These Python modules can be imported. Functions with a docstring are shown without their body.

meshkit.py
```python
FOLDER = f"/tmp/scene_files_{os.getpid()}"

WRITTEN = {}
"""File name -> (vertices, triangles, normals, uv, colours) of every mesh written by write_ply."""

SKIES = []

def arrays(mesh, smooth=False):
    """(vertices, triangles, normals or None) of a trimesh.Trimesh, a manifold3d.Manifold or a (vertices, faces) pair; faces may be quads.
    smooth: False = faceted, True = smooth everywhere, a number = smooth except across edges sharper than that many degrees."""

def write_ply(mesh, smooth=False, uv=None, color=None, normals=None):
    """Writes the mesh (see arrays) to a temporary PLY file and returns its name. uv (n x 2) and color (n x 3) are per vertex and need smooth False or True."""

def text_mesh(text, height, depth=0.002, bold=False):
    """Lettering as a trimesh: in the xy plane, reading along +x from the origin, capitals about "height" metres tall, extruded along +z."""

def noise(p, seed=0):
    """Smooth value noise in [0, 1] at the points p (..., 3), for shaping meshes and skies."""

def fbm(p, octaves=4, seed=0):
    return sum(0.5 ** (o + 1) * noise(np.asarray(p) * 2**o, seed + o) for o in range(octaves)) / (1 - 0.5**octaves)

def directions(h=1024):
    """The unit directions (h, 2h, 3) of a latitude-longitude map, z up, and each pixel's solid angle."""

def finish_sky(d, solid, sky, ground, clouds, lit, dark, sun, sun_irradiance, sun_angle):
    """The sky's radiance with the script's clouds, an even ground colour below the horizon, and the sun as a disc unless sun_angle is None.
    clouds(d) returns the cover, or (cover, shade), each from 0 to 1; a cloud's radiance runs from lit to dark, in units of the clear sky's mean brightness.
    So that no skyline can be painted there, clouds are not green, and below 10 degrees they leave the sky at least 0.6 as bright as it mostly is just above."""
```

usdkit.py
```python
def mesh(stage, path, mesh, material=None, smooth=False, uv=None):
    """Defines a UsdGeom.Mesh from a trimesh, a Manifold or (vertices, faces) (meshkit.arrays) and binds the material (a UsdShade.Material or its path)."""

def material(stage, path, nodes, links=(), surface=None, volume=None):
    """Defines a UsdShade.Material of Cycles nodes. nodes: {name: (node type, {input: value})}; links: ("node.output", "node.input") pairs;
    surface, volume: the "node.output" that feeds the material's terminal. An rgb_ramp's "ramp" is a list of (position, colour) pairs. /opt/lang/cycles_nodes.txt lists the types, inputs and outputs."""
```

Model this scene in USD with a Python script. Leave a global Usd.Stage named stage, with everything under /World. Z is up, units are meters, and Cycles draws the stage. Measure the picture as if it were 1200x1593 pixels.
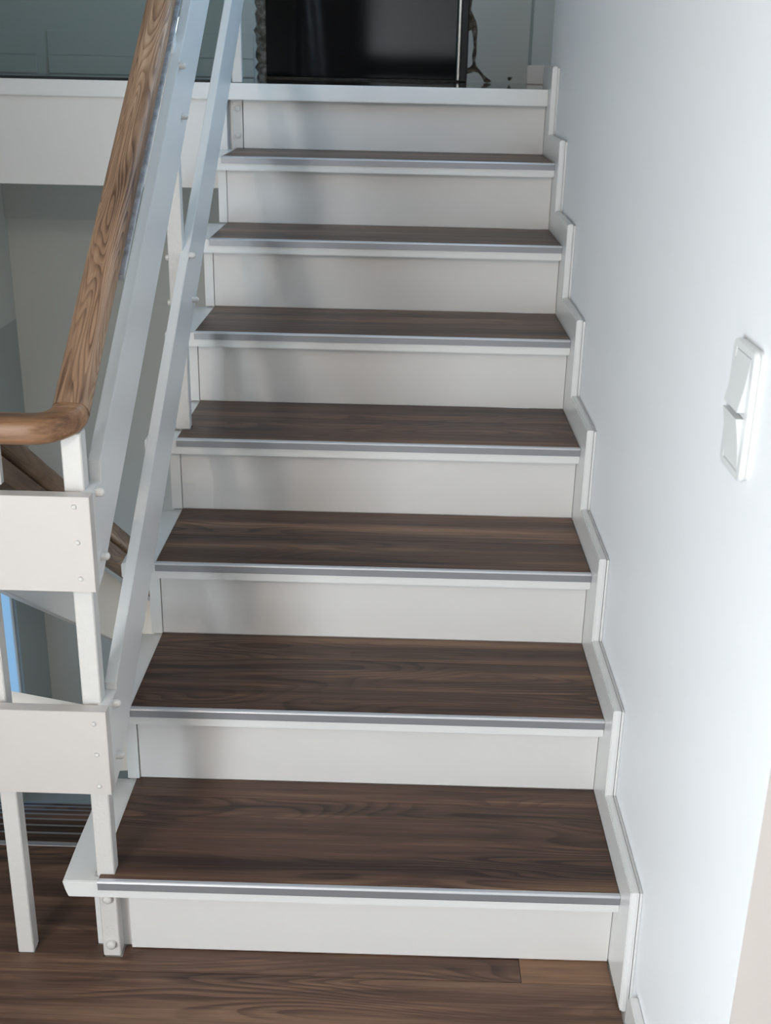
import math, random
import numpy as np, trimesh, manifold3d as m3
from shapely.geometry import Polygon, box as sbox
from shapely.ops import unary_union
from pxr import Usd, UsdGeom, UsdLux, Gf, Sdf
import usdkit, meshkit

random.seed(7)
stage = Usd.Stage.CreateInMemory()
UsdGeom.SetStageUpAxis(stage, UsdGeom.Tokens.z)
UsdGeom.SetStageMetersPerUnit(stage, 1.0)
UsdGeom.Xform.Define(stage, '/World')
UsdGeom.Scope.Define(stage, '/World/Looks')

# ------------------------------------------------------------------ camera
YAW, PITCH, ROLL, FPX = -0.012186822, -0.369835141, 0.021066046, 1813.19254
CAM = np.array([0.484696205, -1.590995465, 1.469227273])


def cam_axes():
    cy, sy, cp, sp = math.cos(YAW), math.sin(YAW), math.cos(PITCH), math.sin(PITCH)
    f = np.array([sy * cp, cy * cp, sp])
    r = np.array([cy, -sy, 0])
    u = np.cross(r, f)
    cr, sr = math.cos(ROLL), math.sin(ROLL)
    return cr * r + sr * u, -sr * r + cr * u, f


R_, U_, F_ = cam_axes()
cam = UsdGeom.Camera.Define(stage, '/World/Camera')
cam.CreateHorizontalApertureAttr(24.0)
cam.CreateVerticalApertureAttr(24.0 * 1593 / 1200)
cam.CreateFocalLengthAttr(FPX / 1200 * 24.0)
cam.CreateClippingRangeAttr(Gf.Vec2f(0.05, 100))
cam.CreateFStopAttr(7.0)
cam.CreateFocusDistanceAttr(2.15)
cam.CreateExposureAttr(0.05)
cam.AddTransformOp().Set(Gf.Matrix4d(*[float(v) for v in (*R_, 0, *U_, 0, *(-F_), 0, *CAM, 1)]))

# ------------------------------------------------------------------ light
XW_ = 0.871576 + 0.0205
XL, XRW, YF, YB, ZC = -1.03, 2.6, -3.2, 2.9, 3.8      # room limits (the back wall is YB)
dome = UsdLux.DomeLight.Define(stage, '/World/Sky')
dome.CreateIntensityAttr(0.25)
dome.CreateColorAttr(Gf.Vec3f(0.75, 0.87, 1.0))


def window_light(name, centre, w, h_, toward, power, color):
    """daylight entering through one of the windows of the room"""
    l = UsdLux.RectLight.Define(stage, '/World/' + name)
    l.CreateWidthAttr(w)
    l.CreateHeightAttr(h_)
    l.CreateIntensityAttr(power)
    l.CreateColorAttr(Gf.Vec3f(*color))
    z = -np.array(toward, float)
    z /= np.linalg.norm(z)
    x = np.cross([0, 0, 1.0], z)
    if np.linalg.norm(x) < 1e-6:
        x = np.array([1.0, 0, 0])
    x /= np.linalg.norm(x)
    y = np.cross(z, x)
    l.AddTransformOp().Set(Gf.Matrix4d(*[float(v) for v in (*x, 0, *y, 0, *z, 0, *centre, 1)]))


window_light('left_window_light', (XL + 0.03, -2.40, 1.0), 1.3, 1.4, (1, 0, 0), 18.5, (0.87, 0.945, 1.0))
window_light('right_window_light', (XW_ - 0.03, 1.15, 2.15), 1.5, 0.7, (-1, 0, 0), 3.5, (0.42, 0.70, 1.0))
lamp = UsdLux.SphereLight.Define(stage, '/World/lamp_light')
lamp.CreateRadiusAttr(0.06)
lamp.CreateIntensityAttr(330.0)
lamp.CreateColorAttr(Gf.Vec3f(1.0, 0.82, 0.70))
lamp.AddTranslateOp().Set(Gf.Vec3d(-0.78, -2.95, 2.45))
low = UsdLux.SphereLight.Define(stage, '/World/lower_lamp_light')     # unseen fill added under the flight to brighten the lower well
low.CreateRadiusAttr(0.08)
low.CreateIntensityAttr(36.0)
low.CreateColorAttr(Gf.Vec3f(1.0, 0.95, 0.86))
low.AddTranslateOp().Set(Gf.Vec3d(0.45, 1.3, -0.35))


# ------------------------------------------------------------------ helpers
def s2l(*c):
    return tuple((v / 255 / 12.92) if v / 255 < 0.04045 else ((v / 255 + 0.055) / 1.055) ** 2.4 for v in c)


USED = {}


def numbered(parent, name):
    k = USED.get((parent, name), 0)
    USED[(parent, name)] = k + 1
    return name if k == 0 else f'{name}_{k:03d}'


def pathof(parent):
    return '/World' if parent is None else str(parent.GetPath())


def put(prim, **kw):
    for k, v in kw.items():
        if v:
            prim.SetCustomDataByKey(k, v)
    return prim


def obj(name, mesh, mat, parent=None, smooth=30, **kw):
    p = pathof(parent)
    m = usdkit.mesh(stage, f'{p}/{numbered(p, name)}', mesh, M[mat], smooth=smooth)
    return put(m.GetPrim(), **kw)


def thing(name, label=None, category=None, loc=(0, 0, 0), **kw):
    x = UsdGeom.Xform.Define(stage, '/World/' + numbered('/World', name))
    return put(x.GetPrim(), label=label, category=category, **kw)


def box(x0, x1, y0, y1, z0, z1, c=0.0):
    """box with chamfered edges"""
    if c <= 0:
        b = trimesh.creation.box(extents=(x1 - x0, y1 - y0, z1 - z0))
        b.apply_translation(((x0 + x1) / 2, (y0 + y1) / 2, (z0 + z1) / 2))
        return b
    p = []
    for sx, xa in ((1, x0), (-1, x1)):
        for sy, ya in ((1, y0), (-1, y1)):
            for sz, za in ((1, z0), (-1, z1)):
                p += [(xa, ya + sy * c, za + sz * c), (xa + sx * c, ya, za + sz * c), (xa + sx * c, ya + sy * c, za)]
    return trimesh.convex.convex_hull(np.array(p))


def tm(mf):
    a = mf.to_mesh()
    return trimesh.Trimesh(a.vert_properties[:, :3], a.tri_verts, process=False)


def prism(pts, t0, t1, axis='x', c=0.0):
    """polygon (or shapely polygon) swept along an axis: 'x': (y,z) points, 'y': (x,z), 'z': (x,y); c bevels the rims"""
    poly = pts if hasattr(pts, 'geom_type') else Polygon(pts)
    poly = poly.buffer(0)
    layers = [(poly, t0, t1)] if c <= 0 else None
    ms = []
    if layers is None:
        n = 2
        for k in range(n + 1):
            a = math.pi / 2 * k / n
            ins, dep = c * (1 - math.sin(a)), c * (1 - math.cos(a))
            q = poly.buffer(-ins, join_style=2) if ins > 1e-9 else poly
            ms.append((q, t0 + dep, t1 - dep))
    else:
        ms = layers
    out = []
    for q, a, b in ms:
        for g in getattr(q, 'geoms', [q]):
            cs = m3.CrossSection([np.array(g.exterior.coords)[:-1]] + [np.array(r.coords)[:-1] for r in g.interiors], m3.FillRule.EvenOdd)
            out.append(m3.Manifold.extrude(cs, b - a).translate((0, 0, a)))
    mf = out[0]
    for o_ in out[1:]:
        mf = mf + o_
    m = tm(mf)
    v = m.vertices
    if axis == 'x':
        v = np.c_[v[:, 2], v[:, 0], v[:, 1]]
        f = m.faces
    elif axis == 'y':
        v = np.c_[v[:, 0], v[:, 2], v[:, 1]]
        f = m.faces[:, ::-1]
    else:
        f = m.faces
    return trimesh.Trimesh(v, f, process=False)


def lathe(profile, at, direction, n=20):
    m = trimesh.creation.revolve(np.array(profile, float), sections=n)
    T = trimesh.geometry.align_vectors((0, 0, 1), direction)
    m.apply_transform(T)
    m.apply_translation(at)
    return m


def cat(ms):
    return trimesh.util.concatenate(ms)


def fix(m):
    m = trimesh.Trimesh(m.vertices, m.faces, process=True)
    trimesh.repair.fix_normals(m)
    return m


# ------------------------------------------------------------------ materials
M = {}


def mat(name, nodes, links, surface='p.BSDF'):
    M[name] = usdkit.material(stage, '/World/Looks/' + name, nodes, links, surface=surface)


def paint(name, rgb, rough=0.45, bump=0.15, bscale=60.0, vary=0.05, spec=0.4, smudge=1.3, bdist=0.002):
    a = s2l(*rgb)
    b = tuple(v * (1 - vary) for v in a)
    mat(name, {
        'g': ('geometry', {}),
        'n': ('noise_texture', {'scale': smudge, 'detail': 4.0, 'roughness': 0.55}),
        'r': ('rgb_ramp', {'ramp': [(0.3, b), (0.65, a)]}),
        'n2': ('noise_texture', {'scale': bscale, 'detail': 4.0, 'roughness': 0.6}),
        'bp': ('bump', {'strength': bump, 'distance': bdist}),
        'p': ('principled_bsdf', {'roughness': rough, 'specular_ior_level': spec}),
    }, [('g.position', 'n.vector'), ('g.position', 'n2.vector'), ('n.fac', 'r.fac'), ('r.color', 'p.base_color'),
        ('n2.fac', 'bp.height'), ('bp.normal', 'p.normal')])


paint('white_gloss', (226, 226, 224), rough=0.28, bump=0.10, bscale=25, spec=0.5)
paint('white_board', (224, 222, 219), rough=0.30, bump=0.12, bscale=30, spec=0.5)
paint('dimmed_white_board', (204, 198, 193), rough=0.30, bump=0.12, bscale=30, spec=0.4)  # white board paint darkened to offset the strong light on the end boards
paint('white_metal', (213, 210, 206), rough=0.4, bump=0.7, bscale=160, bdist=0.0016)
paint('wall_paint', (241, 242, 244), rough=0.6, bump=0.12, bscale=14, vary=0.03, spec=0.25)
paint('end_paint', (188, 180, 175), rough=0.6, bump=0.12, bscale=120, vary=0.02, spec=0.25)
paint('grey_paint', (200, 203, 198), rough=0.5, bump=0.05, vary=0.04)
paint('dark_grey_paint', (158, 164, 162), rough=0.5, bump=0.05, vary=0.04)
paint('mid_grey_paint', (186, 190, 186), rough=0.5, bump=0.05, vary=0.04)
paint('beam_paint', (184, 188, 184), rough=0.5, bump=0.05, vary=0.02)
paint('landing_wall_paint', (186, 196, 196), rough=0.5, bump=0.08, vary=0.03)
paint('ceiling_paint', (228, 226, 222), rough=0.8, bump=0.05)
paint('switch_plastic', (222, 223, 222), rough=0.3, bump=0.0, vary=0.0, spec=0.5)
paint('door_frame_dark', (18, 19, 22), rough=0.4, bump=0.0, vary=0.0)
paint('dark_reflection_panel', (24, 21, 20), rough=0.6, bump=0.05)
paint('gap_dark', (30, 33, 34), rough=0.6, bump=0.0, vary=0.0)

# rough broken masonry round the new door
mat('rubble', {
    'g': ('geometry', {}),
    'n': ('noise_texture', {'scale': 38.0, 'detail': 6.0, 'roughness': 0.7}),
    'r': ('rgb_ramp', {'ramp': [(0.3, s2l(52, 47, 42)), (0.5, s2l(112, 106, 97)), (0.68, s2l(165, 164, 158))]}),
    'bp': ('bump', {'strength': 0.8, 'distance': 0.01}),
    'p': ('principled_bsdf', {'roughness': 0.9, 'specular_ior_level': 0.1}),
}, [('g.position', 'n.vector'), ('n.fac', 'r.fac'), ('r.color', 'p.base_color'), ('n.fac', 'bp.height'), ('bp.normal', 'p.normal')])

mat('aluminium', {
    'g': ('geometry', {}),
    'mp': ('mapping', {'scale': (2.0, 300.0, 300.0)}),
    'n': ('noise_texture', {'scale': 3.0, 'detail': 3.0}),
    'bp': ('bump', {'strength': 0.08, 'distance': 0.001}),
    'p': ('principled_bsdf', {'metallic': 0.45, 'base_color': s2l(150, 151, 154), 'roughness': 0.42}),
}, [('g.position', 'mp.vector'), ('mp.vector', 'n.vector'), ('n.fac', 'bp.height'), ('bp.normal', 'p.normal')])
mat('bright_aluminium', {'p': ('principled_bsdf', {'metallic': 0.5, 'base_color': s2l(205, 206, 210), 'roughness': 0.4})}, [])
mat('chrome', {'p': ('principled_bsdf', {'metallic': 1.0, 'base_color': s2l(214, 208, 200), 'roughness': 0.22})}, [])
mat('worn_steel', {
    'g': ('geometry', {}),
    'n': ('noise_texture', {'scale': 45.0, 'detail': 5.0, 'roughness': 0.65}),
    'r': ('rgb_ramp', {'ramp': [(0.3, s2l(160, 162, 166)), (0.6, s2l(214, 217, 222))]}),
    'p': ('principled_bsdf', {'metallic': 0.5, 'roughness': 0.4}),
}, [('g.position', 'n.vector'), ('n.fac', 'r.fac'), ('r.color', 'p.base_color')])
mat('black_gloss', {'p': ('principled_bsdf', {'base_color': (0.0022, 0.0026, 0.0034), 'roughness': 0.06, 'specular_ior_level': 0.5})}, [])
mat('guard_glass', {
    'f': ('fresnel', {'IOR': 1.5}),
    't': ('transparent_bsdf', {'color': (0.82, 0.84, 0.82)}),
    'gl': ('glossy_bsdf', {'color': (0.95, 1.0, 1.0), 'roughness': 0.02}),
    'm': ('mix_closure', {}),
}, [('f.fac', 'm.fac'), ('t.BSDF', 'm.closure1'), ('gl.BSDF', 'm.closure2')], surface='m.closure')
mat('lit_pane', {'e': ('emission', {'color': (0.34, 0.64, 1.0), 'strength': 0.7})}, [], surface='e.emission')
mat('lit_pane_pale', {'e': ('emission', {'color': (0.62, 0.84, 1.0), 'strength': 1.3})}, [], surface='e.emission')
mat('lamp_glow', {'e': ('emission', {'color': (1.0, 0.86, 0.7), 'strength': 6.0})}, [], surface='e.emission')


def wood(name, dark, mid, light, rot=(0, 0, 0), along=0.55, across=9.0, fine_along=5.0, fine=230.0, ring=0.5, ring_along=1.5, ring_across=10.0, ring_n=15.0, ring_cover=0.5,
         rough=0.42, bump=0.2, spec=0.35, seed=0.0, tone=0.5, contrast=1.0, fine_amt=0.5):
    """wood with its grain along local x after the rotation: broad tone bands, fine fibres and growth rings closing round knots;
    every object takes its own piece of the pattern"""
    d, m_, l = s2l(*dark), s2l(*mid), s2l(*light)
    mat(name, {
        'g': ('geometry', {}), 'oi': ('object_info', {}),
        'o1': ('math', {'math_type': 'multiply', 'value2': 57.0}),
        'o2': ('math', {'math_type': 'multiply', 'value2': 23.0}),
        'ox': ('combine_xyz', {'z': seed}),
        'ad': ('vector_math', {'math_type': 'add'}),
        'rt': ('mapping', {'rotation': rot}),
        'm2': ('mapping', {'scale': (along, across, across)}),
        'n2': ('noise_texture', {'scale': 1.5, 'detail': 6.0, 'roughness': 0.62, 'distortion': 0.25}),
        'm1': ('mapping', {'scale': (fine_along, fine, fine)}),
        'n1': ('noise_texture', {'scale': 1.0, 'detail': 4.0, 'roughness': 0.65}),
        'm3': ('mapping', {'scale': (ring_along, ring_across, ring_across)}),
        'n3': ('noise_texture', {'scale': 1.0, 'detail': 1.2, 'roughness': 0.35, 'distortion': 0.5}),
        'rm': ('math', {'math_type': 'multiply', 'value2': ring_n}),
        'rf': ('math', {'math_type': 'fraction'}),
        'rr': ('rgb_ramp', {'ramp': [(0.0, (0, 0, 0)), (0.12, (0.1, 0.1, 0.1)), (0.55, (1, 1, 1)), (0.93, (0.9, 0.9, 0.9)), (1.0, (0, 0, 0))]}),
        'm5': ('mapping', {'scale': (0.9, 5.0, 5.0), 'location': (3.3, 1.7, 0.4)}),
        'n5': ('noise_texture', {'scale': 1.3, 'detail': 1.0}),
        'mk': ('rgb_ramp', {'ramp': [(0.62 - 0.3 * ring_cover, (0, 0, 0)), (0.78 - 0.3 * ring_cover, (1, 1, 1))]}),
        'rinv': ('math', {'math_type': 'subtract', 'value1': 1.0}),
        'rmk': ('math', {'math_type': 'multiply'}),
        'ramt': ('math', {'math_type': 'multiply', 'value2': -0.30 * ring}),
        'f1': ('math', {'math_type': 'multiply_add', 'value2': 0.42 * fine_amt, 'value3': -0.21 * fine_amt}),
        'c2': ('math', {'math_type': 'multiply_add', 'value2': 1.35 * contrast, 'value3': 0.5 - 0.675 * contrast}),
        's1': ('math', {'math_type': 'add'}), 's2': ('math', {'math_type': 'add'}),
        'rn': ('math', {'math_type': 'multiply_add', 'value2': 0.18 * tone, 'value3': -0.09 * tone}),
        's3': ('math', {'math_type': 'add', 'use_clamp': True}),
        'r': ('rgb_ramp', {'ramp': [(0.16, d), (0.5, m_), (0.84, l)]}),
        'bp': ('bump', {'strength': bump, 'distance': 0.0012}),
        'p': ('principled_bsdf', {'roughness': rough, 'specular_ior_level': spec}),
    }, [('oi.random', 'o1.value1'), ('oi.random', 'o2.value1'), ('o1.value', 'ox.x'), ('o2.value', 'ox.y'),
        ('g.position', 'rt.vector'), ('rt.vector', 'ad.vector1'), ('ox.vector', 'ad.vector2'),
        ('ad.vector', 'm1.vector'), ('m1.vector', 'n1.vector'), ('ad.vector', 'm2.vector'), ('m2.vector', 'n2.vector'),
        ('ad.vector', 'm3.vector'), ('m3.vector', 'n3.vector'), ('ad.vector', 'm5.vector'), ('m5.vector', 'n5.vector'),
        ('n3.fac', 'rm.value1'), ('rm.value', 'rf.value1'), ('rf.value', 'rr.fac'), ('n5.fac', 'mk.fac'),
        ('rr.color', 'rinv.value2'), ('rinv.value', 'rmk.value1'), ('mk.color', 'rmk.value2'), ('rmk.value', 'ramt.value1'),
        ('n1.fac', 'f1.value1'), ('n2.fac', 'c2.value1'), ('f1.value', 's1.value1'), ('c2.value', 's1.value2'),
        ('s1.value', 's2.value1'), ('ramt.value', 's2.value2'), ('oi.random', 'rn.value1'), ('s2.value', 's3.value1'), ('rn.value', 's3.value2'),
        ('s3.value', 'r.fac'), ('r.color', 'p.base_color'), ('s3.value', 'bp.height'), ('bp.normal', 'p.normal')])


SLOPE = 0.712
ANG = math.atan(SLOPE)
RS, DS = 0.722, 0.657                                 # slopes of the two handrails
wood('tread_wood', (50, 36, 30), (90, 66, 54), (136, 106, 84), ring=0.9, contrast=1.15, across=13.0, fine=150.0, fine_amt=1.3, ring_n=20.0)
wood('floor_wood', (51, 37, 31), (91, 68, 56), (134, 105, 85), ring=0.9, contrast=1.1, across=13.0, fine=150.0, fine_amt=1.3, ring_n=20.0)
wood('landing_wood', (46, 33, 28), (78, 58, 48), (112, 84, 68), ring=0.5, rough=0.05, spec=0.8, bump=0.0)
wood('pale_plank_wood', (88, 64, 50), (128, 98, 76), (160, 128, 102), ring=0.4, fine_amt=1.2, fine=110, tone=0)
wood('handrail_wood', (84, 60, 44), (152, 121, 96), (192, 164, 138), rot=(-math.atan(RS), 0, -math.pi / 2), along=1.3, across=12, fine_along=12, fine=240, ring=0.8, ring_along=2.2, ring_across=24, ring_n=22, ring_cover=1.2, bump=0.6, rough=0.5, contrast=1.0, fine_amt=.9)
wood('elbow_wood', (86, 60, 42), (142, 106, 78), (180, 148, 118), along=2.5, across=16, fine_along=12, fine=240, ring=0.9, ring_along=3.0, ring_across=22, ring_n=12, ring_cover=.9, bump=0.4, rough=0.38, contrast=1.3, fine_amt=.9)
wood('lower_rail_wood', (80, 60, 46), (128, 102, 80), (160, 134, 110), rot=(math.atan(DS), 0, -math.pi / 2), along=2, across=14, fine_along=12, fine=240, ring=0.8, ring_along=3.0, ring_across=22, ring_n=12, ring_cover=.9, bump=0.5, rough=0.5, fine_amt=.9)

# ------------------------------------------------------------------ dimensions of the flight
W, G, O, H = 0.871576, 0.265979, 0.039376, 0.175
XW = W + 0.0205                                       # face of the right wall
YL = 7 * G                                            # nosing line of the upper landing
ZL = 8 * H

# ------------------------------------------------------------------ the setting
obj('wall_right', prism([(XW, -0.512), (XRW + 0.3, -0.512), (XRW + 0.3, 2.03), (XW, 2.03)], -1.4, ZC, 'z'), 'wall_paint', kind='structure')
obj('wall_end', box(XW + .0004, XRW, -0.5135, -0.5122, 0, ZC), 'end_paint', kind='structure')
obj('wall_far_right', box(XRW, XRW + 0.2, YF, -0.5, -0.2, ZC), 'wall_paint', kind='structure')
obj('wall_front', box(XL, XRW, YF - 0.2, YF, -1.4, ZC), 'wall_paint', kind='structure')
obj('ceiling', box(XL - 0.2, XRW + 0.3, YF - 0.2, YB + 0.3, ZC, ZC + 0.2), 'beam_paint', kind='structure')

# left wall: upper part pale, lower part a darker dado with one window in it
obj('wall_left', box(XL - 0.2, XL, YF - 0.2, YB + 0.2, 0.5, ZC), 'mid_grey_paint', kind='structure')
LW = (1.75, 2.572, -1.25, -0.1)                       # y0 y1 z0 z1 of the lower window
low_wall = Polygon([(YF - 0.2, -1.4), (YB + 0.2, -1.4), (YB + 0.2, 0.5), (YF - 0.2, 0.5)]).difference(sbox(LW[0], LW[2], LW[1], LW[3]))
obj('wall_left', prism(low_wall, XL - 0.2, XL, 'x'), 'dark_grey_paint', kind='structure')
w1 = obj('window', cat([box(XL - 0.06, XL - 0.012, LW[0], LW[0] + 0.05, LW[2], LW[3], .004), box(XL - 0.06, XL - 0.012, LW[1] - 0.012, LW[1], LW[2], LW[3], .004),
                          box(XL - 0.06, XL - 0.012, LW[0] + .05, LW[1] - .012, LW[2], LW[2] + .05, .004), box(XL - 0.06, XL - 0.012, LW[0] + .05, LW[1] - .012, LW[3] - .05, LW[3], .004)]),
         'white_gloss', kind='structure')
obj('pane', box(XL - 0.03, XL - 0.02, LW[0] + .05, LW[1] - .012, LW[2] + .05, LW[3] - .05), 'lit_pane', w1)

# back wall below the landing with its beam
obj('wall_back', box(XL, XW, YB, YB + 0.2, -1.4, 0.885), 'grey_paint', kind='structure')
obj('trim', box(XL, XW, YB - 0.02, YB + 0.2, 0.885, ZL - 0.28, .002), 'beam_paint', kind='structure')
obj('floor', box(XL, XRW, YF, YB, -1.6, -1.4), 'dark_grey_paint', kind='structure')      # storey below

# floor of the half landing in planks that run across
slab = obj('floor', prism([(XL, YF), (XRW, YF), (XRW, -0.5), (XW, -0.5), (XW, 0.328 - 0.012), (XL, 0.328 - 0.012)], -0.2, -0.006, 'z'), 'white_board', kind='structure')
rows = [0.316, 0.170, -0.016, -0.196, -0.376, -0.556, -0.736]
cuts = [[0.31], [-0.55, 0.7155], [-0.62], [-0.3], [0.55], [0.0]]
XE = [W - 0.001] * 6
for k in range(6):
    xs = [XL + 0.004] + cuts[k] + [XE[k] if rows[k + 1] > -0.1 else XW - 0.016]
    for a, b in zip(xs[:-1], xs[1:]):
        pale = (k == 1 and a > 0.7)
        y1, y0 = rows[k], rows[k + 1]
        p = sbox(a + .0003, y0 + .0003, b - .0003, y1 - .0003)
        for q in ((-0.0115, 0.0170, 0.0218, 0.0480), (-0.1620, 0.0200, -0.1332, 0.0495)):   # feet of the posts
            p = p.difference(sbox(*q))
        p = p.difference(sbox(-0.030, 0.046, 0.040, 0.066))
        obj('plank', prism(p, -0.006, 0.0, 'z', c=.0005), 'pale_plank_wood' if pale else 'floor_wood', slab)
obj('nosing_strip', box(XL + .002, -0.13, 0.316, 0.330, -0.02, 0.0005, .001), 'aluminium', slab)

# upper landing
land = obj('floor', cat([box(XL, XRW, YL + 0.045, YB, ZL - 0.28, ZL - 0.004), box(XW, XRW, 2.03, YB, ZL - 0.28, ZL - 0.005)]), 'white_board', kind='structure')
obj('plank', box(XL, XRW, 2.032, YB, ZL - .004, ZL, .0004), 'landing_wood', land)
obj('plank', box(XL, W, YL + 0.03, 2.031, ZL - .004, ZL, .0004), 'landing_wood', land)
obj('landing_edge', prism(sbox(XL, ZL - 0.043, W, ZL + .001).difference(sbox(0, 0, 0, 0)), YL + .0, YL + 0.03, 'y', c=.003), 'white_gloss', land)
obj('fascia', box(XL, -0.03, YL + 0.012, YL + 0.044, ZL - 0.285, ZL - 0.043), 'white_board', land)

# wall of the landing with a black door set in a ragged hole of the plaster
rng = np.random.default_rng(4)


def ragged(x0, z0, x1, z1, amp, n, seed):
    r = np.random.default_rng(seed)
    t = np.linspace(0, 1, n)
    return [(x0 + (x1 - x0) * a + amp * r.uniform(-1, 1), z0 + (z1 - z0) * a) for a in t]


DX0, DX1 = -0.032, 0.672                              # black door
hole = Polygon([(-0.066, 1.38)] + ragged(-0.068, 1.40, -0.066, 3.5, .008, 120, 1) + [(0.70, 3.5)] + ragged(0.704, 3.48, 0.700, 1.64, .009, 60, 2)
               + [(0.716, 1.60), (0.722, 1.57), (0.719, 1.54), (0.721, 1.50), (0.7165, 1.475), (0.722, 1.455), (0.735, 1.442), (0.752, 1.424), (0.772, 1.411), (0.779, 1.405),
                  (0.766, 1.400), (0.752, 1.402), (0.744, 1.417), (0.731, 1.432), (0.716, 1.436), (0.704, 1.432), (0.690, 1.428), (0.688, 1.38)])
spot = Polygon([(0.835, 1.417), (0.841, 1.422), (0.848, 1.419), (0.853, 1.424), (0.849, 1.413), (0.843, 1.408), (0.838, 1.411)])
island = Polygon([(0.690, 1.448), (0.7, 1.452), (0.708, 1.462), (0.705, 1.49), (0.709, 1.52), (0.707, 1.545), (0.699, 1.575), (0.690, 1.57)])
plaster = sbox(XL, ZL - .002, XRW, ZC).difference(hole).difference(spot).union(island)
wl = obj('wall_back', prism(plaster, YB - 0.02, YB, 'y'), 'landing_wall_paint', smooth=False, kind='structure')


def rough_sheet(x0, x1, z0, z1, y, amp, step=.006, seed=1):
    nx, nz = int((x1 - x0) / step) + 2, int((z1 - z0) / step) + 2
    X, Z = np.meshgrid(np.linspace(x0, x1, nx), np.linspace(z0, z1, nz), indexing='ij')
    P = np.stack([X, np.zeros_like(X), Z], -1)
    Y = y + amp * (meshkit.fbm(P * 55, 4, seed) - .5) * 2
    V = np.stack([X, Y, Z], -1).reshape(-1, 3)
    i, j = np.meshgrid(np.arange(nx - 1), np.arange(nz - 1), indexing='ij')
    q = np.stack([i * nz + j, (i + 1) * nz + j, (i + 1) * nz + j + 1, i * nz + j + 1], -1).reshape(-1, 4)
    back = V + [0, .05, 0]
    n = len(V)
    return trimesh.Trimesh(np.vstack([V, back]), np.vstack([q[:, [0, 1, 2]], q[:, [0, 2, 3]], q[:, [0, 2, 1]] + n, q[:, [0, 3, 2]] + n]), process=False)


obj('rubble_edge', rough_sheet(-0.10, DX0 - .001, ZL, 2.6, YB - .004, .010, seed=3), 'rubble', wl, smooth=True, label='rough broken plaster beside the black door')
obj('rubble_edge', rough_sheet(DX1 + .018, 0.88, ZL, 2.6, YB + .004, .008, seed=5), 'rubble', wl, smooth=True, label='chipped plaster hole on the right of the black door')
obj('masonry', cat([box(XL, DX0 - .06, YB, YB + .2, ZL - .28, ZC), box(DX1 + .2, XRW, YB, YB + .2, ZL - .28, ZC), box(DX0 - .06, DX1 + .2, YB + .06, YB + .2, ZL - .28, ZC)]), 'rubble', wl)
dr = obj('door', box(DX0, DX1 - 0.022, YB - 0.012, YB + 0.03, ZL + .006, 3.4, .003), 'black_gloss', kind='structure')
obj('chrome_strip', prism([(DX1 - 0.0215, 0), (DX1 - 0.0055, 0), (DX1 - 0.0075, -.012), (DX1 - 0.0195, -.012)], ZL + .004, 3.4, 'z', 0) if False else
    box(DX1 - 0.0215, DX1 - 0.0085, YB - 0.022, YB + 0.02, ZL + .003, 3.4, .004), 'chrome', dr)
obj('door_frame', cat([box(DX1 - 0.0084, DX1 + 0.017, YB - 0.006, YB + 0.03, ZL + .001, 3.4, .002), box(DX0, DX1, YB - .004, YB + .03, ZL + .001, ZL + .006)]), 'door_frame_dark', dr)
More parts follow.
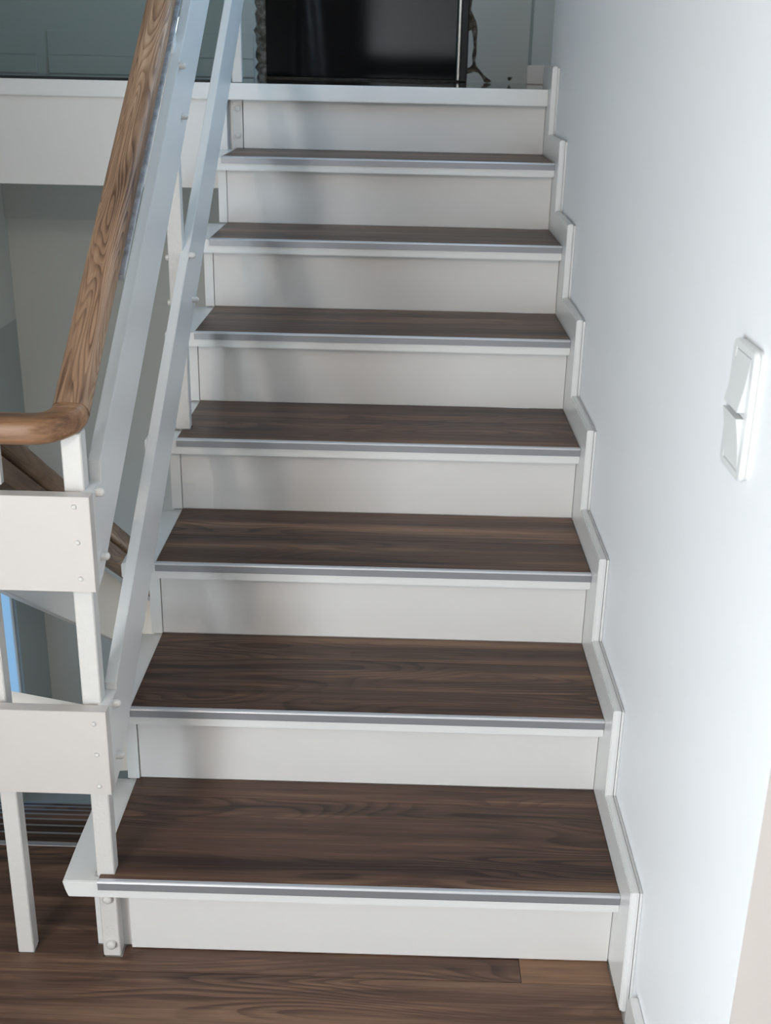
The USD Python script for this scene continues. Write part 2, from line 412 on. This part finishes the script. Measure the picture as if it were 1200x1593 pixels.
# pilaster and skirtings at the back of the landing
obj('trim', box(0.905, XRW, YB - 0.14, YB - 0.02, ZL, ZC, .003), 'landing_wall_paint', kind='structure')
obj('baseboard_back', box(0.892, XRW, YB - 0.155, YB - 0.14, ZL, ZL + .062, .003), 'white_gloss', kind='structure')
obj('baseboard_back', cat([box(XL, -0.855, YB - .034, YB - .02, ZL, ZL + .062, .003), box(-.815, -0.075, YB - .034, YB - .02, ZL, ZL + .062, .003)]), 'landing_wall_paint', kind='structure')
obj('trim', cat([box(XL, -0.855, YB - .027, YB - .0195, ZL + .063, ZL + .145, .002), box(-.815, -0.075, YB - .027, YB - .0195, ZL + .063, ZL + .145, .002)]), 'landing_wall_paint', kind='structure')

# stepped skirting along the right wall
prof = [(-0.085, 0.004)]
for i in range(1, 9):
    y = (i - 1) * G - 0.068
    prof += [(y, prof[-1][1] if i > 1 else 0.06), (y, i * H + 0.062)]
prof += [(2.028, ZL + 0.062), (2.028, ZL - 0.25), (0.25, 0.004)]
prof = [(-0.078, 0.004)] + prof[2:]
sk = obj('baseboard_right', prism(Polygon(prof), W, W + 0.0145, 'x', c=.004), 'white_gloss', kind='structure')
obj('back_strip', prism(Polygon(prof).buffer(-0.0035, join_style=2), W + 0.0146, XW, 'x', c=.0025), 'white_gloss', sk)
obj('baseboard_right', prism([(-0.4995, 0), (-0.095, 0), (-0.095, 0.046), (-0.112, 0.066), (-0.4995, 0.066)], XW - 0.0145, XW, 'x', c=.003), 'white_gloss', kind='structure')

# the windows of the room behind the camera, and dark panels added for reflections
d2 = obj('door', box(XL, 0.10, YF + .0, YF + .045, 0.002, 2.1, .004), 'dark_reflection_panel', kind='structure')  # unseen dark panel, added so the black door reflects something dark
obj('trim', box(0.105, 1.045, YF + .0, YF + .03, 0.0, 1.50, .004), 'dark_reflection_panel', kind='structure')  # lower dark panel, also added only for the black door reflection
wy0, wy1, wz0, wz1 = 0.40, 1.90, 1.80, 2.50
w = obj('window', cat([box(XW - .025, XW, wy0 - .05, wy0, wz0 - .05, wz1 + .05, .003), box(XW - .025, XW, wy1, wy1 + .05, wz0 - .05, wz1 + .05, .003),
                       box(XW - .025, XW, wy0, wy1, wz0 - .05, wz0, .003), box(XW - .025, XW, wy0, wy1, wz1, wz1 + .05, .003)]), 'white_gloss', kind='structure')
wy0, wy1, wz0, wz1 = -3.05, -1.75, 0.30, 1.70
w = obj('window', cat([box(XL, XL + .025, wy0 - .05, wy0, wz0 - .05, wz1 + .05, .003), box(XL, XL + .025, wy1, wy1 + .05, wz0 - .05, wz1 + .05, .003),
                       box(XL, XL + .025, wy0, wy1, wz0 - .05, wz0, .003), box(XL, XL + .025, wy0, wy1, wz1, wz1 + .05, .003)]), 'white_gloss', kind='structure')
# ------------------------------------------------------------------ the staircase
st = thing('staircase', 'white painted straight staircase with seven dark brown wood-look treads rising along the right wall', 'staircase')
NEWEL = (-0.0110, 0.0190, 0.0185, 0.0470)             # x0 x1 y0 y1
MIDP = (0.0000 - .012, 0.0190, 0.867, 0.8945)
TOPP = (-0.0155, 0.0125, YL + 0.032, YL + 0.058)
xl = [-.005, 0.0, .001, .002, .001, -.001, -.006]
seam = [0.245, 0.205, 0.150, 0.175, 0.225, 0.120, 0.190]
grow = lambda b, e: sbox(b[0] - e, b[2] - e, b[1] + e, b[3] + e)
for i in range(7):
    y0, z = i * G, (i + 1) * H
    yr = y0 + G + O                                   # face of the riser behind this tread
    board = sbox(-0.068, y0 + .0015, W - .0005, yr + 0.0)
    board = board.union(sbox(-0.020, yr - .001, W - .0005, yr + .012))
    if i == 0:
        board = Polygon([(-0.066, y0 + .004), (-0.062, y0 + .0015), (W - .0005, y0 + .0015), (W - .0005, yr + .012), (-0.02, yr + .012), (-0.02, yr), (-0.072, yr)])
    posts = [grow(NEWEL, .0006)] if i == 0 else [grow(MIDP, .0006)] if i == 3 else []
    for p in posts:
        board = board.difference(p)
    tmesh = prism(board, z - 0.036, z - 0.0035, 'z', c=.003)
    if i == 0:                                        # its free end is undercut
        bm = m3.Manifold(m3.Mesh(np.asarray(tmesh.vertices, np.float32), np.asarray(tmesh.faces, np.uint32)))
        bm = bm.trim_by_plane((1.0, 0.0, 0.33), (-0.0665 + 0.33 * (z - .006)) / math.hypot(1, .33))
        if not bm.is_empty():
            tmesh = tm(bm)
    tread = obj('tread', tmesh, 'white_gloss', st)
    # two vinyl planks cover the board
    ys = [y0 + 0.0035, y0 + seam[i], yr - .0006]
    for a, b in zip(ys[:-1], ys[1:]):
        p = sbox(xl[i], a + .0002, W - .0012, b - .0002)
        for q in posts:
            p = p.difference(q)
        if i == 0 and a < 0.1:
            p = p.difference(sbox(-.1, 0.018, 0.0, 0.1))
        if i == 0 and a > 0.1:
            pass
        if i == 3 and a < y0 + .1:
            p = p.difference(sbox(-.1, MIDP[2] - .001, MIDP[1] + .0006, MIDP[3] + .001))
        if p.geom_type == 'MultiPolygon':
            p = max(p.geoms, key=lambda g_: g_.area)
        obj('plank', prism(p, z - .0034, z, 'z', c=.0004), 'tread_wood', tread)
    # aluminium nosing: rounded front with a thin flange on the tread
    e = [(y0 - .0024, z - .0036), (y0 - .0026, z - .0026), (y0 - .0018, z - .0009), (y0 + .0002, z + .0005), (y0 + .0060, z + .0009), (y0 + .0066, z + .0001), (y0 + .0034, z + .0001),
         (y0 + .0034, z - .0033), (y0 + .0014, z - .0035), (y0 + .0014, z - .0036)]
    obj('nosing_edge', prism(e, xl[i] - .0006, W - .0006, 'x'), 'bright_aluminium', tread, label='bright rounded edge of the aluminium nosing')
    obj('nosing_face', box(xl[i] - .0006, W - .0006, y0 - .0021, y0 + .0013, z - .0172, z - .0037), 'aluminium', tread, label='grey front face of the aluminium nosing')
# risers with the steel angle at their left end
for i in range(8):
    yr = i * G + O
    z0, z1 = i * H, (i + 1) * H - 0.036
    if i == 7:
        z1 = ZL - 0.043
    x0 = 0.034 if i == 0 else 0.0130 if i == 7 else 0.0008
    ri = obj('riser', box(x0, W - .0006, yr + .0, yr + .0115, z0 + (.0015 if i == 0 else .0), z1, .001), 'white_board', st)
    if 0 < i < 7:
        obj('riser_bracket', prism([(-0.0215, yr - .0055), (0.0005, yr - .0055), (0.0005, yr + .010), (-0.0165, yr + .010), (-0.0165, yr + .045), (-0.0215, yr + .045)], z0 + .0005, z1, 'z', c=.0008), 'white_gloss', st)
br = obj('riser_bracket', prism([(-0.0275, 0.0475), (-0.0115, 0.0475), (0.0338, 0.0475), (0.0338, 0.060), (-0.0275, 0.060)], 0.001, H - 0.0365, 'z', c=.0008), 'white_gloss', st)


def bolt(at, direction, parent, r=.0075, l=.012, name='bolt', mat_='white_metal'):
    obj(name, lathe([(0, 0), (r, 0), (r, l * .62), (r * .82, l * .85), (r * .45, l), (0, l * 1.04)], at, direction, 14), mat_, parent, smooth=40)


# ------------------------------------------------------------------ railing beside the flight
rl = thing('stair_railing', 'white post and board stair railing with a weathered brown wooden handrail left of the flight', 'railing')
UZ0, LZ0 = 0.852, 0.474


def sloped(z0, hgt, y_end, front_low, front_top, slope=SLOPE):
    """side board: a level piece behind the end board, then the slope"""
    ya, yb = 0.0128, 0.064
    yl = (front_low + .006 - (z0 - hgt)) / slope
    return [(ya, front_low), (max(yl - .03, ya + .004), front_low + .001), (max(yl, ya + .02), front_low + .008), (y_end, z0 - hgt + slope * y_end), (y_end, z0 + slope * y_end),
            (yb, z0 + slope * yb), (yb - .001, front_top), (ya, front_top)]


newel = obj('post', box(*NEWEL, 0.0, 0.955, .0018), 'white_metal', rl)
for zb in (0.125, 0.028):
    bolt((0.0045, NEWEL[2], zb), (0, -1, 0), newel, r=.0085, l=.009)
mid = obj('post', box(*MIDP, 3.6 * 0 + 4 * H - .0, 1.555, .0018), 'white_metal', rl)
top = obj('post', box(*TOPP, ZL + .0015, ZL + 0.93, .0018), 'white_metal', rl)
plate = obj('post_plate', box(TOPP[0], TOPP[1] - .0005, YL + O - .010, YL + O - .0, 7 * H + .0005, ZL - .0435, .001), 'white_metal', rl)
for zb in (ZL - .066, 7 * H + .036):
    bolt((-0.0015, YL + O - .010, zb), (0, -1, 0), plate, r=.0085, l=.006)
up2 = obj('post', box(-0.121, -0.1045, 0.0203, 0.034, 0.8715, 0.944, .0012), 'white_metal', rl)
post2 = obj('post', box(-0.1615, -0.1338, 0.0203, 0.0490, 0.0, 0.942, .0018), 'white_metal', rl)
XB0, XB1 = 0.0140, 0.0330
lowb = obj('sloped_board', prism(sloped(LZ0, .154, 1.905, .354, .507, .708), XB0, XB1, 'x', c=.002), 'white_board', rl)
uppb = obj('sloped_board', prism(sloped(UZ0, .1595, 1.905, .7145, .867, .718), XB0, XB1, 'x', c=.002), 'white_board', rl)
for bd, lst in ((uppb, [(0.030, 0.8605), (0.033, 0.756), (0.8445, 1.4514), (0.8445, 1.3571)]), (lowb, [(0.037, 0.496), (0.036, 0.400), (0.868, 1.0807), (0.8857, .9844)])):
    for (yy, zz) in lst:
        bolt((XB1 - .001, max(yy, .012), zz), (1, 0, 0), bd, r=.0068, l=.014)
for zz in (1.073, 0.978):
    bolt((MIDP[0], 0.880, zz), (-1, 0, 0), mid, r=.007, l=.008)
# boards across the end of the well
fb = obj('end_board', prism([(-0.180, 0.3545), (XB1 - .0002, 0.354), (XB1 - .0002, 0.507), (-0.180, 0.507)], -0.010, 0.01275, 'y', c=.001), 'dimmed_white_board', rl)
fu = obj('end_board', prism([(-0.180, 0.7145), (XB1 - .0002, 0.7145), (XB1 - .0002, 0.867), (-0.180, 0.867)], -0.010, 0.01275, 'y', c=.001), 'dimmed_white_board', rl)
for bd, lst in ((fu, [(0.0068, 0.8455), (0.0082, 0.7890), (0.0082, 0.7300)]), (fb, [(0.0098, 0.4795), (0.0108, 0.4230), (0.0108, 0.3640)])):
    for xx, zz in lst:
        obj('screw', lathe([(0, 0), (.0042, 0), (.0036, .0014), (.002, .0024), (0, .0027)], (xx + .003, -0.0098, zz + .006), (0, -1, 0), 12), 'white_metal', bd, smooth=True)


def section(w, hh, n=28, pw=2.9):
    a = np.linspace(0, 2 * np.pi, n, endpoint=False)
    c, s = np.cos(a), np.sin(a)
    return np.c_[np.sign(c) * np.abs(c) ** (2 / pw) * w / 2, np.sign(s) * np.abs(s) ** (2 / pw) * hh / 2]


def sweep(path, w, hh, wob=0.0, seed=0, ups=None, scale=None):
    p = np.asarray(path, float)
    t = np.gradient(p, axis=0)
    t /= np.linalg.norm(t, axis=1, keepdims=True)
    sec = section(w, hh)
    n = len(sec)
    V = []
    for k, (c, d) in enumerate(zip(p, t)):
        side = np.cross(d, [0, 0, 1.0])
        side /= np.linalg.norm(side)
        up = np.cross(side, d)
        s_ = 1 if scale is None else scale[k]
        V.append(c + s_ * (sec[:, :1] * side + sec[:, 1:] * up))
    V = np.array(V)
    if wob:
        q = V * 30
        V = V + wob * (meshkit.fbm(q, 3, seed) - .5)[..., None] * np.array([1, .3, 1])
    i, j = np.meshgrid(np.arange(len(p) - 1), np.arange(n), indexing='ij')
    q = np.stack([i * n + j, i * n + (j + 1) % n, (i + 1) * n + (j + 1) % n, (i + 1) * n + j], -1).reshape(-1, 4)
    F = np.vstack([q[:, [0, 1, 2]], q[:, [0, 2, 3]]])
    Vf = V.reshape(-1, 3)
    m = len(Vf)
    Vf = np.vstack([Vf, V[0].mean(0), V[-1].mean(0)])
    L = (len(p) - 1) * n
    F = np.vstack([F, [(m, (k + 1) % n, k) for k in range(n)], [(m + 1, L + k, L + (k + 1) % n) for k in range(n)]])
    mm = trimesh.Trimesh(Vf, F, process=False)
    trimesh.repair.fix_normals(mm)
    return mm


RX, RY, RZ = 0.001, 0.030, 0.963
# elbow: comes along the end of the well and turns up the flight
rad = 0.046
pth = [(x, RY - .032, RZ + .004) for x in np.linspace(-0.20, RX - rad, 14)]
for a in np.linspace(0, math.pi / 2, 14)[1:]:
    yy = RY - .032 + rad * (1 - math.cos(a))
    pth.append((RX - rad + rad * math.sin(a), yy, RZ + .004 + .012 * (a / (math.pi / 2)) ** 2))
elbow = obj('handrail_elbow', sweep(pth, .052, .042, .0015, 3), 'elbow_wood', rl, smooth=50, label='smooth curved elbow of the handrail')
ys = np.linspace(RY + .0145, 1.98, 90)
pth = [(RX, y, RZ + RS * (y - 0.02) + .0012 * math.sin(7 * y)) for y in ys]
hr = obj('handrail', sweep(pth, .053, .043, .0016, 8), 'handrail_wood', rl, smooth=50, label='weathered grainy brown wooden handrail')
a, b = 0.30, 1.97
off = .0235 / math.cos(math.atan(RS))
zc = lambda y: RZ + RS * (y - 0.02) - off
obj('handrail_bar', prism([(a, zc(a) - .009), (b, zc(b) - .009), (b, zc(b)), (a, zc(a))], RX - .012, RX + .0285, 'x', c=.001), 'worn_steel', rl, label='bare grey steel flat bar under the handrail')

# ------------------------------------------------------------------ railing of the flight that goes down
rd = thing('stair_railing', 'far railing of the descending flight with a brown wooden handrail, seen between white posts', 'railing')
pth = [(-0.147, y, 0.955 - DS * (y - 0.05)) for y in np.linspace(0.075, 2.0, 60)]
obj('handrail', sweep(pth, .052, .042, .0016, 12), 'lower_rail_wood', rd, smooth=50)
f = lambda y, z0: z0 - DS * y
obj('handrail_base', prism([(0.08, f(.08, .957)), (2.0, f(2., .957)), (2.0, f(2., .912)), (0.08, f(.08, .912))], -0.166, -0.128, 'x', c=.002), 'lower_rail_wood', rd)
for z0, hh in ((0.913, .17), (0.548, .17)):
    obj('sloped_board', prism([(0.0003, z0 - .045), (0.06, f(.06, z0)), (2.0, f(2., z0)), (2.0, f(2., z0 - hh)), (0.0003, f(0, z0 - hh))], -0.2005, -0.1815, 'x', c=.002), 'white_board', rd)
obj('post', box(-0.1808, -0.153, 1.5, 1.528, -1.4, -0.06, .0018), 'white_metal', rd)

# ------------------------------------------------------------------ the flight that goes down
sd = thing('staircase', 'dark brown staircase going down on the left behind the white posts', 'staircase')
GD = 0.2628
for k in range(1, 8):
    y0, z = 0.328 + (k - 1) * GD, -k * H
    yn = y0 + GD
    tr_ = obj('tread', box(XL + .002, -0.204, y0 - .03, yn - .003, z - .035, z - .0035, .002), 'white_board', sd)
    obj('plank', box(XL + .004, -0.205, y0 - .028, yn - .0035, z - .0034, z, .0004), 'floor_wood', tr_)
    obj('nosing_strip', prism([(yn - .005, z + .0008), (yn + .0015, z + .0006), (yn + .002, z - .017), (yn - .0008, z - .017), (yn - .0008, z - .0033), (yn - .005, z + .0001)], XL + .004, -0.205, 'x'), 'aluminium', tr_)
for k in range(0, 8):
    y0, z = 0.328 + k * GD, -k * H
    obj('riser', box(XL + .002, -0.204, y0 - .035, y0 - .024 - (.0 if k else .0), z - H + .0005, z - (.0365 if k else .2005 if False else .036), .001), 'white_board', sd) if k else None

# ------------------------------------------------------------------ glass guard at the edge of the landing
gg = thing('glass_guard', 'clear greenish glass guard panel standing along the upper landing edge behind the handrail', 'glass panel')
obj('pane', box(XL + .003, -0.034, YL + .034, YL + .044, ZL + .0085, ZL + 0.95), 'guard_glass', gg, smooth=False)
obj('channel', box(XL + .003, -0.034, YL + .030, YL + .048, ZL + .0005, ZL + .0084, .0008), 'gap_dark', gg)

# ------------------------------------------------------------------ light switch on the right wall
sw = thing('light_switch', 'white double rocker light switch on the right wall', 'light switch')
SY0, SY1, SZ0, SZ1 = -0.303, -0.213, 1.016, 1.172
sp = sbox(SY0 + .012, SZ0 + .012, SY1 - .012, SZ1 - .012).buffer(.012, 8)
hole2 = unary_union([sbox(-.289, z0, -.229, z1) for z0, z1 in ((1.0272, 1.0905), (1.0975, 1.1608))])
obj('back_plate', prism(sp.buffer(-.0015), XW - .0045, XW, 'x'), 'switch_plastic', sw)
obj('frame', prism(sp.difference(hole2), XW - .0125, XW - .0046, 'x', c=.0018), 'switch_plastic', sw)
for z0, z1, out in ((1.0276, 1.0901, 1), (1.0979, 1.1604, 0)):
    pro, ret = XW - .0205, XW - .0120
    xt, xb = (pro, ret) if out else (ret, pro)
    zm = (z0 + z1) / 2
    V = np.array([(XW - .0047, z0), (xb, z0), ((xb + xt) / 2 + .0012, zm), (xt, z1), (XW - .0047, z1)])
    poly = Polygon(V)
    obj('rocker', prism([(p[0], p[1]) for p in V], -.2886, -.2294, 'y'), 'switch_plastic', sw)
